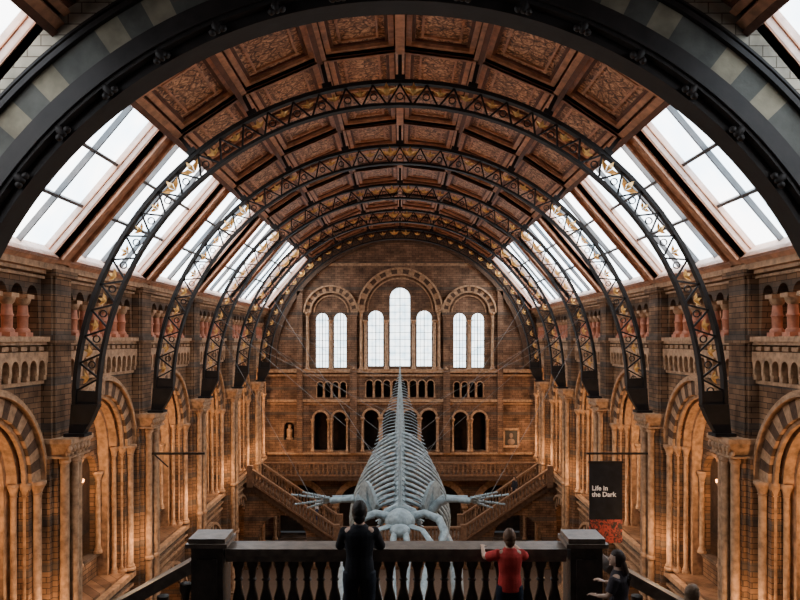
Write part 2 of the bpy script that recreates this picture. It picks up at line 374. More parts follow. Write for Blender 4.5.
# ---------------- trusses
mpT=lambda u,v,t:(u,t,v)
leaf=MB()
for k in range(3):
    a=PI/2+ (k-1)*.9
    d=Vector((math.cos(a),0,math.sin(a))); n=Vector((-d.z,0,d.x))
    o=Vector((0,0,-.1))
    leaf.add([o,o+d*.11+n*.05+Vector((0,-.05,0)),o+d*.24,o+d*.11-n*.05+Vector((0,-.05,0)),o+d*.11+Vector((0,.05,0))],[(0,1,2,3),(0,1,4),(1,2,4),(2,3,4),(3,0,4)])
leafme=leaf.mesh('leaf_ornament',[M_gold])
def truss():
    r=empty('iron_roof_truss',(0,ribs[0],-2.1),'dark iron lattice arch rib with gilded leaf ornaments','roof truss','iron arch ribs')
    mb=MB(); mb.ring((0,0),10.1,10.22,0,PI,64,-.12,.12,mpT); mb.obj('outer_chord',[M_iron],r,30)
    mb=MB(); mb.ring((0,0),9.43,9.5,0,PI,64,-.1,.1,mpT); mb.ring((0,0),9.4,9.43,0,PI,64,-.13,.13,mpT); mb.obj('inner_chord',[M_iron],r,30)
    mb=MB(); a0=math.radians(3); N=36; st=(PI-2*a0)/N
    pt=lambda rr,a:(rr*math.cos(a),0,rr*math.sin(a))
    for i in range(N):
        a=a0+st*i
        mb.beam(pt(10.1,a),pt(9.45,a+st/2),.055,.06,0,up=(0,1,0)); mb.beam(pt(9.45,a+st/2),pt(10.1,a+st),.055,.06,0,up=(0,1,0))
        c=pt(9.72,a); mb.ring((c[0],c[2]),.09,.12,0,2*PI,10,-.03,.03,mpT)
    mb.obj('lattice_web',[M_iron],r)
    for i in range(N):
        a=a0+st*(i+.5); big=i in(8,9,26,27,17,18)
        o=mkobj('leaf_ornament',leafme,r); o.location=(9.86*math.cos(a),-.04 if not big else -.16,9.86*math.sin(a)); o.rotation_euler=(0,PI/2-a,0)
        if big: o.scale=(1.8,1.8,1.8)
        else: o.scale=(1.15,1.15,1.15)
    for s in(-1,1):
        mb=MB(); mb.ring((0,0),9.45,10.15,0 if s>0 else PI-a0,a0 if s>0 else PI,4,-.05,.05,mpT)
        l=[(s*9.38,.1),(s*10.22,.1),(s*10.3,-.9),(s*9.9,-.9),(s*9.6,-.4)]
        mb.plate([l],-.15,.15,mpT); mb.box(*sorted((s*9.75,s*10.4)),-.26,.26,-.9,-.8)
        mb.obj('foot_bracket',[M_iron],r)
    for x,z in [(0,9.25)]+[(s*p[0],p[1]) for p in P[1:4] for s in(-1,1)]:
        d=Vector((x,0,z+2.1)); dn=d.normalized()
        mb=MB(); mb.beam(dn*10.1,d-dn*.1,.12,.12,0,up=(0,1,0)); mb.beam(dn*10.2,dn*10.35,.3,.3,0,up=(0,1,0)); mb.obj('post',[M_iron],r)
    return r
T=truss()
for y in ribs[1:]: dup(T,(0,y,-2.1))
mb=MB(); mb.ring((0,-2.1),9.9,10.5,0,PI,60,54.6,55.02,mpT); mb.ring((0,-2.1),10.5,10.7,0,PI,60,54.4,55.02,mpT); mb.obj('trim_6',[M_brown],None,30,**STR)
# ---------------- near arch wall
zc=-2.6
def arcpts(r,n=40): return [(r*math.cos(PI*k/n),zc+r*math.sin(PI*k/n)) for k in range(n+1)]
out=[(-9.95,-16),(-WX-1,-16),(-WX-1,2.0)]+[(-p[0],p[1]) for p in reversed(P)]+P[1:]+[(WX+1,2.0),(WX+1,-16),(9.95,-16)]+arcpts(9.95)
mb=MB(); mb.plate([out],13.85,14.4,mpT); mb.obj('wall_arch',[M_near],**STR)
r=empty('great_arch',(0,14,-2.67),'huge dark moulded arch with pale and slate voussoirs','arch')
mb=MB(); mb.ring((0,zc),10.08,10.72,0,PI,62,13.74,13.85,mpT,(0,1,0,1,1)); mb.obj('voussoir_ring',[M_pale,M_slate],r,world=True)
mb=MB(); mb.ring((0,zc),10.72,10.82,0,PI,80,13.62,13.85,mpT); mb.ring((0,zc),9.98,10.08,0,PI,80,13.6,13.85,mpT); mb.ring((0,zc),10.95,11.0,.2,PI-.2,80,13.75,13.85,mpT); mb.obj('hood_moulding',[M_iron],r,30,world=True)
mb=MB(); mb.ring((0,zc),9.62,9.98,0,PI,80,13.6,14.45,mpT); mb.ring((0,zc),9.43,9.62,0,PI,80,13.8,14.4,mpT); mb.ring((0,zc),9.7,9.76,0,PI,80,13.54,13.6,mpT)
mb.obj('soffit_band',[M_iron],r,30,world=True)
bo=MB(); bo.ellip((0,0,0),(.1,.1,.17),10,8); bo.ellip((.11,0,-.1),(.08,.08,.07),8,6); bo.ellip((-.11,0,-.1),(.08,.08,.07),8,6); bo.ellip((0,0,.16),(.06,.06,.08),8,6); bme=bo.mesh('carved_boss',[M_iron],50)
for k in range(1,24):
    a=PI*k/24; o=mkobj('carved_boss',bme,r,True); o.location=(9.6*math.cos(a),13.68,zc+9.6*math.sin(a)); o.rotation_euler=(0,PI/2-a,0)
for sx in(-1,1):
    mb=MB(); mb.box(*sorted((sx*9.43,sx*9.95)),13.6,14.4,-16,zc); mb.obj('jamb',[M_brown],r,world=True)
# ---------------- end wall
mpE=lambda u,v,t:(u,YE+t,v)
out=[(-WX-1,-16),(-WX-1,2.35)]+[(-p[0],p[1]) for p in reversed(P)]+P[1:]+[(WX+1,2.35),(WX+1,-16)]
lanc=[(0,.8,3.4,-2.1),(-1.95,.6,1.75,-2.1),(1.95,.6,1.75,-2.1)]+[(s*x,.5,1.65,-2.2) for s in(-1,1) for x in(4.8,6.25)]
small=[(s*(4.55+.62*k),.24,-3.6,-4.6) for s in(-1,1) for k in range(4)]+[(-2.45+.7*k,.27,-3.5,-4.6) for k in range(8)]
mid=[(s*x,.55,-6.3,-8.9) for s in(-1,1) for x in(4.85,6.35)]+[(x,.6,-6.2,-8.9) for x in(-2.3,-.8,.8,2.3)]
low=[(s*8,1.7,-13.3,-15.9) for s in(-1,1)]+[(s*3.2,1.7,-13.3,-15.9) for s in(-1,1)]+[(-8.9,.42,-7.0,-8.0)]
mb=MB(); mb.plate([out]+[archloop(*l) for l in lanc+small+mid+low],0,.7,mpE); mb.obj('wall_end',[M_end],**STR)
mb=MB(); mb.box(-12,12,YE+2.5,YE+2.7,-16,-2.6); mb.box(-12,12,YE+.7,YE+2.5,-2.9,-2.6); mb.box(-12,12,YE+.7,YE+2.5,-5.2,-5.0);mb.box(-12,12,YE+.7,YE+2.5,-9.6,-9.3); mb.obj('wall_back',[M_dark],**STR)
mb=MB()
for z0,z1,p in((-2.6,-2.35,.35),(-2.9,-2.75,.2),(-4.95,-4.75,.3),(-5.15,-5.05,.15),(-9.15,-9.0,.2),(-10.9,-10.75,.25),(5.95,6.15,.15)): mb.box(-(WX-.3),(WX-.3),YE-p,YE+.02,z0,z1)
mb.obj('trim_5',[M_buff],**STR)
for c,hw,zs,zb in lanc:
    mb=MB(); mb.plate([archloop(c,hw,zs,zb)],.35,.38,mpE,0)
    mb.box(c-.03,c+.03,YE+.28,YE+.35,zb,zs+hw*.98,1)
    z=zb+.5
    while z<zs+.2: mb.box(c-hw,c+hw,YE+.29,YE+.35,z-.02,z+.02,1); z+=.55
    for s in(-1,1): mb.box(c+s*hw*.5-.012,c+s*hw*.5+.012,YE+.3,YE+.35,zb,zs+hw*.8,1)
    mb.obj('window_%d'%wn,[M_glass2,M_bar],**STR); wn+=1
def surround(cx,R,zs,zb,cols,label):
    r=empty('window_surround',(cx,YE,zb),label,'window arch')
    mb=MB(); mb.ring((cx,zs),R,R+.35,0,PI,21,-.25,.0,mpE,(0,1)); mb.obj('voussoir_ring',[M_buff,M_brown],r,world=True)
    mb=MB(); mb.ring((cx,zs),R-.4,R-.3,0,PI,28,-.1,.0,mpE); mb.ring((cx,zs),R+.35,R+.48,0,PI,28,-.45,0,mpE); mb.ring((cx,zs),R-.12,R,0,PI,28,-.3,.0,mpE); mb.obj('hood_moulding',[M_buff],r,30,world=True)
    for x in cols:
        mb=MB(); column(mb,cx+x,YE-.25,zb,zs if abs(x)>R-.2 else 1.6,.13,seg=8); mb.obj('column',[M_buff],r,40,world=True)
surround(0,2.95,2.35,-2.35,(-3.1,3.1,-1.08,1.08,-2.75,2.75),'tall carved arch framing three lancet windows')
for s in(-1,1): 
    surround(s*5.52,1.7,2.2,-2.35,(-1.85,1.85,0),'carved arch framing a pair of lancet windows')
for n,(c,hw,zs,zb) in enumerate(small+mid+low[:4]):
    r=empty('small_arch',(c,YE,zb),'small round arched opening with moulded terracotta edge','arch','end wall blind arches')
    mb=MB(); mb.ring((c,zs),hw,hw*1.28,0,PI,12,-.12,.0,mpE,(0,)); mb.obj('arch_moulding',[M_buff],r,30,world=True)
    for s in(-1,1):
        rr=min(hw*.16,.14); mb=MB(); column(mb,c+s*hw*1.15,YE-rr*2.05,zb+.0,zs,rr,seg=8,cap=.2 if hw<.4 else .35); mb.obj('column',[M_buff],r,40,world=True)
for s in(-1,1):
    mb=MB(); mb.box(s*3.72-.26,s*3.72+.26,YE-.4,YE,-9,2.2); mb.box(s*3.72-.36,s*3.72+.36,YE-.5,YE,1.9,2.2); mb.obj('pier',[M_end],None,label='flat terracotta pier between window groups',cat='pier')
    mb=MB(); mb.box(s*8.0-.22,s*8.0+.22,YE-.4,YE,-9,4.2); mb.box(s*8.0-.32,s*8.0+.32,YE-.5,YE,3.9,4.2); mb.obj('pier',[M_end],None,label='slim terracotta pier beside the window group',cat='pier')
r=empty('framed_painting',(8.9,YE,-8.5),'small square dark portrait painting in a thin frame','painting')
mb=MB(); mb.box(8.35,9.45,YE-.08,YE,-8.45,-7.2); mb.obj('canvas',[mat('dark_canvas',(.03,.025,.02),.6)],r,world=True)
mb=MB()
for a in((8.25,8.4,-8.5,-7.15),(9.4,9.55,-8.5,-7.15)): mb.box(a[0],a[1],YE-.14,YE,a[2],a[3])
mb.box(8.25,9.55,YE-.14,YE,-8.6,-8.42); mb.box(8.25,9.55,YE-.14,YE,-7.22,-7.05); mb.obj('frame',[M_buff],r,world=True)
mb=MB(); mb.ellip((8.9,YE-.09,-7.65),(.15,.04,.2)); mb.ellip((8.9,YE-.09,-8.15),(.3,.04,.26)); mb.obj('portrait_figure',[mat('sepia_paint',(.2,.13,.09),.6)],r,world=True)
mb=MB(); mb.lathe([(.3,0),(.3,.1),(.2,.15),(.22,.5),(.25,.75),(.1,.9),(.14,1.0),(.13,1.15),(.03,1.22)],(-8.9,YE+.3,-7.98),12); mb.obj('niche_statue',[M_buff],None,40,label='small stone bust standing in an arched wall niche',cat='statue')
def balus(mb,p,q,n,h=.85,w=.1,mi=0):
    p=Vector(p);q=Vector(q)
    mb.beam(p+Vector((0,0,h)),q+Vector((0,0,h)),.3,.14,mi); mb.beam(p+Vector((0,0,.05)),q+Vector((0,0,.05)),.28,.12,mi)
    for i in range(n):
        c=p.lerp(q,(i+.5)/n); mb.lathe([(w*.6,.1),(w,.3),(w*.5,.5),(w*.75,.7),(w*.75,h-.05)],tuple(c),6,mi)
M_rail=mat('mid_terracotta',(.17,.095,.055),.7,scale=5,bump=.3,spec=.3)
r=empty('gallery_parapet',(0,54,-10.7),'pierced terracotta parapet along the end wall gallery','parapet')
mb=MB(); mb.box(-WX+.02,WX-.02,53.4,YE,-10.95,-10.6); mb.obj('floor_slab',[M_brown],r,world=True)
mb=MB(); balus(mb,(-WX+.02,53.5,-10.6),(WX-.02,53.5,-10.6),60,1.0,.12); mb.obj('balusters_and_rail',[M_rail],r,world=True)
for s,nm in((-1,'l'),(1,'r')):
    r=empty('staircase',(s*7,49,-16),'stone staircase flight with pierced balustrades rising to the side gallery','staircase')
    mb=MB()
    for i in range(24):
        x0=4.4+i*.25; z=-14+.17*(i+1); mb.box(*sorted((s*x0,s*(x0+.25))),47.6,50.4,z-.55,z)
    mb.box(*sorted((s*10.4,s*WX)),47.6,50.4,-10.6,-9.92)
    mb.obj('steps',[M_brown],r,world=True)
    for y in(47.6,50.4):
        mb=MB(); balus(mb,(s*4.4,y,-13.95),(s*10.4,y,-9.87),26,.95,.1); mb.box(s*4.4-.2,s*4.4+.2,y-.2,y+.2,-14.2,-12.8); mb.box(s*10.4-.2,s*10.4+.2,y-.2,y+.2,-10.2,-8.7); mb.obj('balustrade',[M_rail],r,world=True)
    mb=MB(); l=[(s*4.4,-16),(s*4.4,-14.2)]+[(s*10.4,-10.15),(s*WX,-10.15),(s*WX,-16),(s*9.9,-16)]+[(s*8.2+1.7*math.cos(t)*1,-13.9+1.7*math.sin(t)) for t in ([PI*k/12 for k in range(13)] if s>0 else [PI-PI*k/12 for k in range(13)])]+[(s*6.5,-16)]
    mb.plate([l],47.8,48.1,mpT); mb.obj('side_wall',[M_wall],r,world=True)
r=empty('stair_landing',(0,49,-16),'terracotta stair landing with balustrade and arched front','landing')
mb=MB(); mb.box(-4.4,4.4,47.6,50.4,-14.4,-14); mb.plate([[(-4.4,-16),(-4.4,-14.3),(4.4,-14.3),(4.4,-16)]],47.8,48.1,mpT); mb.obj('slab',[M_wall],r,world=True)
mb=MB(); balus(mb,(-4.3,47.6,-13.98),(4.3,47.6,-13.98),34,.95,.1); mb.obj('balustrade',[M_rail],r,world=True)
# ---------------- foreground landing
FZ=-3.73
mb=MB(); mb.box(-2.35,2.35,3,9.05,FZ-.35,FZ); mb.obj('floor_landing',[M_floor],**STR)
mb=MB(); mb.box(-2.35,2.35,7.4,7.9,-16,FZ-.35); mb.obj('wall_landing',[M_brown],**STR)
r=empty('balustrade',(0,8.8,FZ),'dark polished stone balustrade with square end pedestals','balustrade')
mb=MB(); mb.box(-2.2,2.1,8.62,8.98,-2.72,-2.63); mb.box(-2.2,2.1,8.66,8.94,-2.8,-2.72); mb.obj('top_rail',[M_stone2],r,world=True)
mb=MB(); mb.box(-2.2,2.1,8.64,8.96,FZ,FZ+.14); mb.obj('bottom_rail',[M_stone],r,world=True)
bal=MB(); bal.lathe([(.075,0),(.075,.04),(.05,.07),(.06,.1),(.085,.2),(.075,.3),(.045,.42),(.04,.5),(.06,.52),(.04,.55),(.055,.66),(.075,.7),(.075,.79)],seg=12); balme=bal.mesh('baluster',[M_stone],40)
n=24
for i in range(n):
    o=mkobj('baluster',balme,r,True); o.location=(-2.07+4.05*i/(n-1),8.8,FZ+.14)
for x in(-2.42,2.34):
    mb=MB(); mb.box(x-.2,x+.2,8.6,9.0,FZ,-2.6); mb.box(x-.24,x+.24,8.56,9.04,FZ,FZ+.18); mb.box(x-.13,x+.13,8.57,8.6,FZ+.3,-2.75); ped=mb.obj('pedestal',[M_stone],r,world=True)
    mb=MB(); mb.box(x-.26,x+.26,8.55,9.05,-2.6,-2.55); mb.box(x-.23,x+.23,8.58,9.02,-2.55,-2.49); o=mb.obj('cap',[M_stone2],ped)
for s in(-1,1):
    r=empty('descending_stair',(s*4,8,-16),'stone steps descending beside a dark sloping balustrade','staircase')
    mb=MB()
    for i in range(26):
        x0=2.36+.29*i; z=FZ-.16*(i+1); mb.box(*sorted((s*x0,s*(x0+.29))),6.6,9.0,z-.4,z)
    mb.obj('steps',[M_stone2],r,world=True)
    mb=MB(); a=Vector((s*2.62,8.8,FZ-.1+.97)); b=a+Vector((s*7.2,0,-7.2*.552)); mb.beam(a,b,.34,.14); mb.obj('handrail',[M_stone2],r,world=True)
    for i in range(24):
        x=2.75+.29*i; z=FZ-.16*(i+1)-.06
        o=mkobj('baluster',balme,r,True); o.location=(s*x,8.8,z+.04)
# ---------------- banner
def banner(side,x0,x1,y,z0,z1,zarm,xw):
    r=empty('exhibition_banner',((x0+x1)/2,y,z0),'tall black hanging banner with white lettering and red lower picture','banner')
    mb=MB(); mb.box(x0,x1,y-.02,y+.02,z0+.95,z1); mb.obj('black_panel',[mat('black_fabric',(.012,.013,.016),.8,spec=.2)],r,world=True)
    mb=MB(); mb.box(x0,x1,y-.02,y+.02,z0,z0+.95)
    m,nt,b=newmat('red_printed_fabric'); g=nt.nodes.new('ShaderNodeNewGeometry'); v=nt.nodes.new('ShaderNodeTexNoise'); v.inputs['Scale'].default_value=5; v.inputs['Distortion'].default_value=1.5
    rp=nt.nodes.new('ShaderNodeValToRGB'); rp.color_ramp.elements[0].position=.42; rp.color_ramp.elements[0].color=(.02,.012,.012,1); rp.color_ramp.elements[1].position=.6; rp.color_ramp.elements[1].color=(.38,.05,.035,1)
    nt.links.new(g.outputs['Position'],v.inputs['Vector']); nt.links.new(v.outputs['Fac'],rp.inputs[0]); nt.links.new(rp.outputs[0],b.inputs['Base Color'])
    mb.obj('printed_panel',[m],r,world=True)
    mb=MB(); mb.beam((x0-.1,y,zarm),(xw,y,zarm),.08,.08); mb.beam((x0,y,z1),(x0,y,zarm),.03,.03); mb.beam((x1,y,z1),(x1,y,zarm),.03,.03); mb.box(x0-.03,x1+.03,y-.04,y+.04,z1-.04,z1+.04); mb.obj('bracket_arm',[M_iron],r,world=True)
    tc=bpy.data.curves.new('t','FONT'); tc.body='Life in\nthe Dark'; tc.size=.27; tc.extrude=.004; tc.space_line=.95; tc.offset=.006
    to=bpy.data.objects.new('t',tc); col.objects.link(to); bpy.context.view_layer.update()
    me=bpy.data.meshes.new_from_object(to.evaluated_get(bpy.context.evaluated_depsgraph_get())); bpy.data.objects.remove(to)
    me.transform(Matrix.Translation((x0+.1,y-.03,z1-1.15))@Matrix.Rotation(PI/2,4,'X')); me.materials.clear(); me.materials.append(mat('white_print',(.9,.9,.9),.6,var=0,bump=0))
    mkobj('lettering',me,r,True)
banner(1,7.75,9.1,28.1,-8.3,-5.0,-4.65,10.2)
mb=MB(); mb.beam((-8.0,28.1,-4.65),(-10.2,28.1,-4.65),.09,.09); mb.beam((-10.1,28.1,-4.65),(-9.5,28.1,-5.2),.05,.05); mb.obj('banner_bracket',[M_iron],label='dark iron bracket arm fixed to a pilaster',cat='bracket')
# ---------------- whale
W=empty('whale_skeleton',(0,26,-9),'huge pale whale skeleton suspended diving through the hall','whale skeleton')
def sp(t):
    y=25.2+21*t; z=-6.6+4.7*t+ .3*math.sin(PI*t)*-1
    return Vector((0,y,z))
NV=44
for i in range(NV):
    t=i/(NV-1); p=sp(t); d=(sp(min(1,t+.01))-sp(t-.01)).normalized(); up=Vector((1,0,0)).cross(d).normalized()
    if up.z<0: up=-up
    f=(.25 if t<.5 else .25*(1-(t-.5)*1.75)); f=max(.035,f); ln=.36*min(1,max(.35,1.5-t))
    mb=MB(); mb.tube([p-d*ln/2,p-d*ln*.3,p+d*ln*.3,p+d*ln/2],[f*1.05,f*.8,f*.8,f*1.05],10)
    hs=(.8 if t<.55 else .8*(1-(t-.55)*2.1)); hs=max(.0,hs)
    if hs>.03: 
        mb.tube([p+up*f*.6,p+up*(f+hs*.5)+d*hs*.15,p+up*(f+hs)+d*hs*.35],[.08,.05,.06],6)
    tl=1.3*(1-max(0,t-.3)/.66) if t>.3 else .6+t*2.2
    if tl>.05:
        for s in(-1,1): mb.tube([p+Vector((s*f*.7,0,0)),p+Vector((s*(f+tl*.5),-.05,-.12*tl)),p+Vector((s*(f+tl),.02,-.42*tl))],[.07,.04,.06],6,flat=.4)
    mb.obj('vertebra',[M_bone],W,50,world=True)
    if t>.55 and t<.95:
        mb=MB(); q=p-up*f; k=.45*(1-(t-.55)*2); mb.tube([q,q-up*k+d*.1],[.06,.04],6); mb.obj('chevron_bone',[M_bone],W,50,world=True)
for i in range(15):
    t=(2.5+i*1.0)/43*1.15; p=sp(t); k=math.sin(PI*(.25+.6*i/14)); 
    for s in(-1,1):
        pts=[];rad=[]
        Wd=1.75*k+.25; H=2.7*k+.3
        for j in range(13):
            a=j/12
            x=.2+Wd*math.sin(min(a*1.25,1.0)*PI/2)-(.35*max(0,a-.7)); z=.15-H*a**1.35
            pts.append(p+Vector((s*x,a*a*.9,z))); rad.append(.08*(1-.4*a))
        mb=MB(); mb.tube(pts,rad,6); mb.obj('rib',[M_bone],W,60,world=True)
sk=MB()
sk.ellip((0,24.85,-6.5),(.55,.55,.4),16,10,fn=lambda d:Vector((d.x*(1-.2*d.z),d.y,d.z)))
sk.tube([(-.75,25.1,-6.75),(-.5,25.25,-6.3),(0,25.3,-6.1),(.5,25.25,-6.3),(.75,25.1,-6.75)],[.1,.13,.14,.13,.1],8)
sk.ellip((0,24.3,-6.75),(.38,.4,.24),12,8)
for s in(-1,1):
    sk.tube([(s*.4,25.0,-6.45),(s*.9,24.95,-6.3),(s*1.4,24.7,-6.45),(s*1.6,24.2,-6.8),(s*1.45,23.8,-7.05),(s*1.1,23.6,-7.15)],[.18,.14,.16,.15,.11,.1],8)
    sk.tube([(s*.35,24.5,-6.65),(s*.8,24.15,-6.7),(s*1.15,23.7,-7.1),(s*.95,23.0,-7.5),(s*.7,21.8,-8.1),(s*.4,20.4,-8.75),(s*.12,19.5,-9.2)],[.16,.12,.13,.13,.12,.08,.05],8,flat=.55)
    sk.tube([(s*.16,24.3,-6.7),(s*.3,23.4,-7.15),(s*.2,22.0,-7.95),(s*.12,19.6,-9.1)],[.13,.1,.09,.05],8)
skull=sk.obj('skull',[M_bone],W,50,world=True)
for s in(-1,1):
    mb=MB(); mb.tube([(s*1.6,25.1,-7.2),(s*1.95,24,-7.8),(s*1.9,22.5,-8.5),(s*1.35,20.6,-9.4),(s*.25,19,-10)],[.22,.24,.2,.16,.1],8,flat=1.4); mb.obj('mandible',[M_bone],W,50,world=True)
    mb=MB(); fan=[]
    for k in range(9):
        a=PI*(.12+.72*k/8); fan.append((math.cos(a)*.75,math.sin(a)*1.3))
    poly=[(-.18,-.15),(.18,-.15)]+fan
    def ms(u,v,t): 
        return (s*(1.15+t+.12*v-.5*u), 26.6-u*.75, -6.75+v*1.0)
    mb.plate([poly],-.06,.06,ms); mb.tube([ms(-.1,-.05,0),ms(.05,.6,0.06),ms(.1,1.1,.05)],[.11,.07,.03],6)
    mb.obj('scapula',[M_bone],W,world=True)
    fl=empty('flipper',(s*1.3,26.6,-6.8),'x','x'); del fl['label']; del fl['category']; fl.parent=W; fl.matrix_parent_inverse=Matrix.Translation(-W.location)
    def part(nm,pts,rad):
        mb=MB(); mb.tube(pts,rad,8); o=mb.obj(nm,[M_bone],fl,50); o.matrix_parent_inverse=Matrix.Translation(-fl.location)
    zz=-6.1
    part('humerus',[(s*1.2,26.5,-6.6),(s*1.5,26.4,zz-.15),(s*1.75,26.35,zz)],[.22,.17,.2])
    part('radius',[(s*1.8,26.3,zz),(s*2.2,26.15,zz),(s*2.65,26.1,zz-.02)],[.14,.1,.13])
    part('ulna',[(s*1.8,26.55,zz),(s*2.2,26.5,zz+.02),(s*2.6,26.45,zz)],[.12,.08,.11])
    for q,(ln,dz,dy) in enumerate(((1.0,.2,-.25),(1.5,.08,0),(1.4,-.12,.2),(.95,-.28,.42))):
        st=Vector((s*2.7,26.1+q*.12,zz+.08-q*.06)); en=st+Vector((s*ln,dy,dz+(.1 if q<2 else -.1)))
        mb=MB(); ns=5
        for k in range(ns):
            a=st.lerp(en,k/ns);b=st.lerp(en,(k+.85)/ns); rr=.085*(1-.6*k/ns); mb.tube([a,a.lerp(b,.5),b],[rr,rr*.65,rr],6)
        o=mb.obj('finger_bone',[M_bone],fl,50); o.matrix_parent_inverse=Matrix.Translation(-fl.location)
M_cable=mat('steel_cable',(.14,.13,.12),.6,metal=.4)
cab=[((-9.3,42.6,.6),sp(.35)),((-9.5,42.6,-.2),sp(.55)),((-9.4,35.5,1.2),sp(.2)),((-9.6,49.6,-.3),sp(.5)),((-9.4,49.6,1.5),sp(.75)),((-9.4,35.5,.4),(-3.5,26.3,-6.0)),((-6.5,54.6,-2.2),sp(.9)),((-8.5,42.6,3.5),sp(.08))]
for a,b in cab:
    for s in(-1,1):
        mb=MB(); A_=Vector((a[0]*-s,a[1],a[2])); B_=Vector((b[0]*-s,b[1],b[2]+.15))
        mb.tube([A_,B_],.009,5); mb.obj('suspension_cable',[M_cable],label='thin steel suspension cable holding the whale skeleton',cat='cable',group='suspension cables')
# ---------------- people
def evalmesh(o):
    bpy.context.view_layer.update()
    return bpy.data.meshes.new_from_object(o.evaluated_get(bpy.context.evaluated_depsgraph_get()))
def skin(vs,es,rs,sub=2):
    me=bpy.data.meshes.new('tmp'); me.from_pydata([tuple(v) for v in vs],es,[]); o=bpy.data.objects.new('tmp',me); col.objects.link(o)
    md=o.modifiers.new('s','SKIN'); md.use_smooth_shade=True
    for i,v in enumerate(me.skin_vertices[0].data):
        r_=rs[i]; v.radius=r_ if hasattr(r_,'__len__') else (r_,r_); v.use_root=(i==0)
    sb=o.modifiers.new('b','SUBSURF'); sb.levels=sub; sb.render_levels=sub
    m=evalmesh(o); bpy.data.objects.remove(o); return m
def remesh(parts,vox,it=2):
    V=[];F=[]
    for p in parts:
        if isinstance(p,MB): vs=p.v; fs=p.f
        else: vs=[tuple(v.co) for v in p.vertices]; fs=[list(q.vertices) for q in p.polygons]
        o=len(V); V+=vs; F+=[[i+o for i in f] for f in fs]
    me=bpy.data.meshes.new('tmp'); me.from_pydata(V,[],F); o=bpy.data.objects.new('tmp',me); col.objects.link(o)
    md=o.modifiers.new('r','REMESH'); md.mode='VOXEL'; md.voxel_size=vox; md.use_smooth_shade=True
    sm=o.modifiers.new('sm','SMOOTH'); sm.iterations=it; sm.factor=.4
    m=evalmesh(o); bpy.data.objects.remove(o); return m
def person(loc,rot,H,arms,skinc,topc,legc,hairc,hairlong=False,shorts=False,short_sleeve=False,label='',vox=.008,headrot=0,legs=None):
    s=H/1.75
    root=empty('person',loc,label,'person',rot=rot)
    msk=mat('skin',skinc,.5,var=.1,bump=0); mt=mat('top_fabric',topc,.85,var=.2,scale=10,spec=.2); ml=mat('leg_fabric',legc,.85,var=.2,scale=10,spec=.2); mh=mat('hair',hairc,.6,var=.3,scale=30,spec=.3); msh=mat('shoe_leather',(.04,.035,.03),.6)
    hip=[(-.1,0,.9),(.1,0,.9)]
    legs=legs or [((-.11,.02,.5),(-.12,-.02,.09)),((.11,.02,.5),(.12,-.02,.09))]
    V=[(0,0,.97),(0,-.005,1.1),(0,-.01,1.27),(0,-.01,1.4),(0,0,1.49),(0,.015,1.58)]
    R=[(.15,.11),(.125,.095),(.15,.11),(.12,.085),(.052,.055),(.06,.07)]
    E=[(0,1),(1,2),(2,3),(3,4),(4,5)]
    for k in(0,1):
        b=len(V); V+=[hip[k],legs[k][0],tuple((Vector(legs[k][0])*.65+Vector(legs[k][1])*.35)+Vector((0,-.02,0))),legs[k][1],(legs[k][1][0],legs[k][1][1]+.15,.04)]
        R+=[.09,.06,.058,.038,.035]; E+=[(0,b),(b,b+1),(b+1,b+2),(b+2,b+3),(b+3,b+4)]
    hands=[]
    for k,sx in((0,-1),(1,1)):
        el,wr,hd=arms[k]; b=len(V); V+=[(sx*.165,-.01,1.4),el,wr]; R+=[.06,.043,.028]; E+=[(3,b),(b,b+1),(b+1,b+2)]
        wr=Vector(wr); d=Vector(hd).normalized(); dn=Vector((0,0,-1)); sd=d.cross(dn).normalized(); dn=sd.cross(d).normalized()
        if dn.z>0: dn=-dn
        hb=MB(); hb.tube([wr-d*.02,wr+d*.03,wr+d*.075,wr+d*.095],[.026,.038,.042,.036],8,flat=.42)
        for q,(off,L) in enumerate(((-.03,.062),(-.01,.075),(.011,.07),(.031,.055))):
            p0=wr+d*.085+sd*off; hb.tube([p0,p0+d*L*.45+dn*.006,p0+d*L*.8+dn*.024,p0+d*L*.95+dn*.042],[.0095,.009,.008,.006],6)
        ins=-sx*(1 if sd.x>0 else -1)
        p0=wr+d*.025+sd*ins*.028; hb.tube([p0,p0+d*.03+sd*ins*.028,p0+d*.06+sd*ins*.034+dn*.012],[.013,.011,.008],6)
        hands.append(hb)
    body=skin(V,E,R)
    hd=MB()
    def hf(dv):
        d=dv.copy()
        if d.z<0: d.x*=1-.28*abs(d.z); d.y=d.y*(1-.12*abs(d.z))+ .12*abs(d.z)
        return d
    hd.ellip((0,.03,1.64),(.076,.098,.118),20,14,fn=hf)
    hd.tube([(0,.118,1.665),(0,.135,1.635),(0,.148,1.618),(0,.12,1.605)],[.01,.013,.016,.01],6)
    hd.ellip((0,.118,1.583),(.028,.014,.012),8,6); hd.ellip((0,.115,1.548),(.03,.02,.02),8,6)
    for sx in(-1,1): hd.ellip((sx*.08,.02,1.635),(.012,.022,.033),8,6)
    if headrot:
        c=Vector((0,.015,1.6)); Rm=Matrix.Rotation(headrot,3,'Z'); hd.v=[tuple(Rm@(Vector(v)-c)+c) for v in hd.v]
    bm_=remesh([body,hd]+hands,vox)
    bm_.transform(Matrix.Scale(s,4)); bm_.materials.clear(); bm_.materials.append(msk)
    mkobj('body',bm_,root)
    me_=mat('eye',(.03,.02,.015),.2,var=0,bump=0)
    for sx in(-1,1):
        e=MB(); p=Vector((sx*.031,.112,1.64))
        if headrot: p=Rm@(p-c)+c
        e.ellip(tuple(p*s),(.012*s,.012*s,.008*s),8,6); e.obj('eye',[me_],root,60)
    idx=len(V)-6
    g=MB(); hem=.86
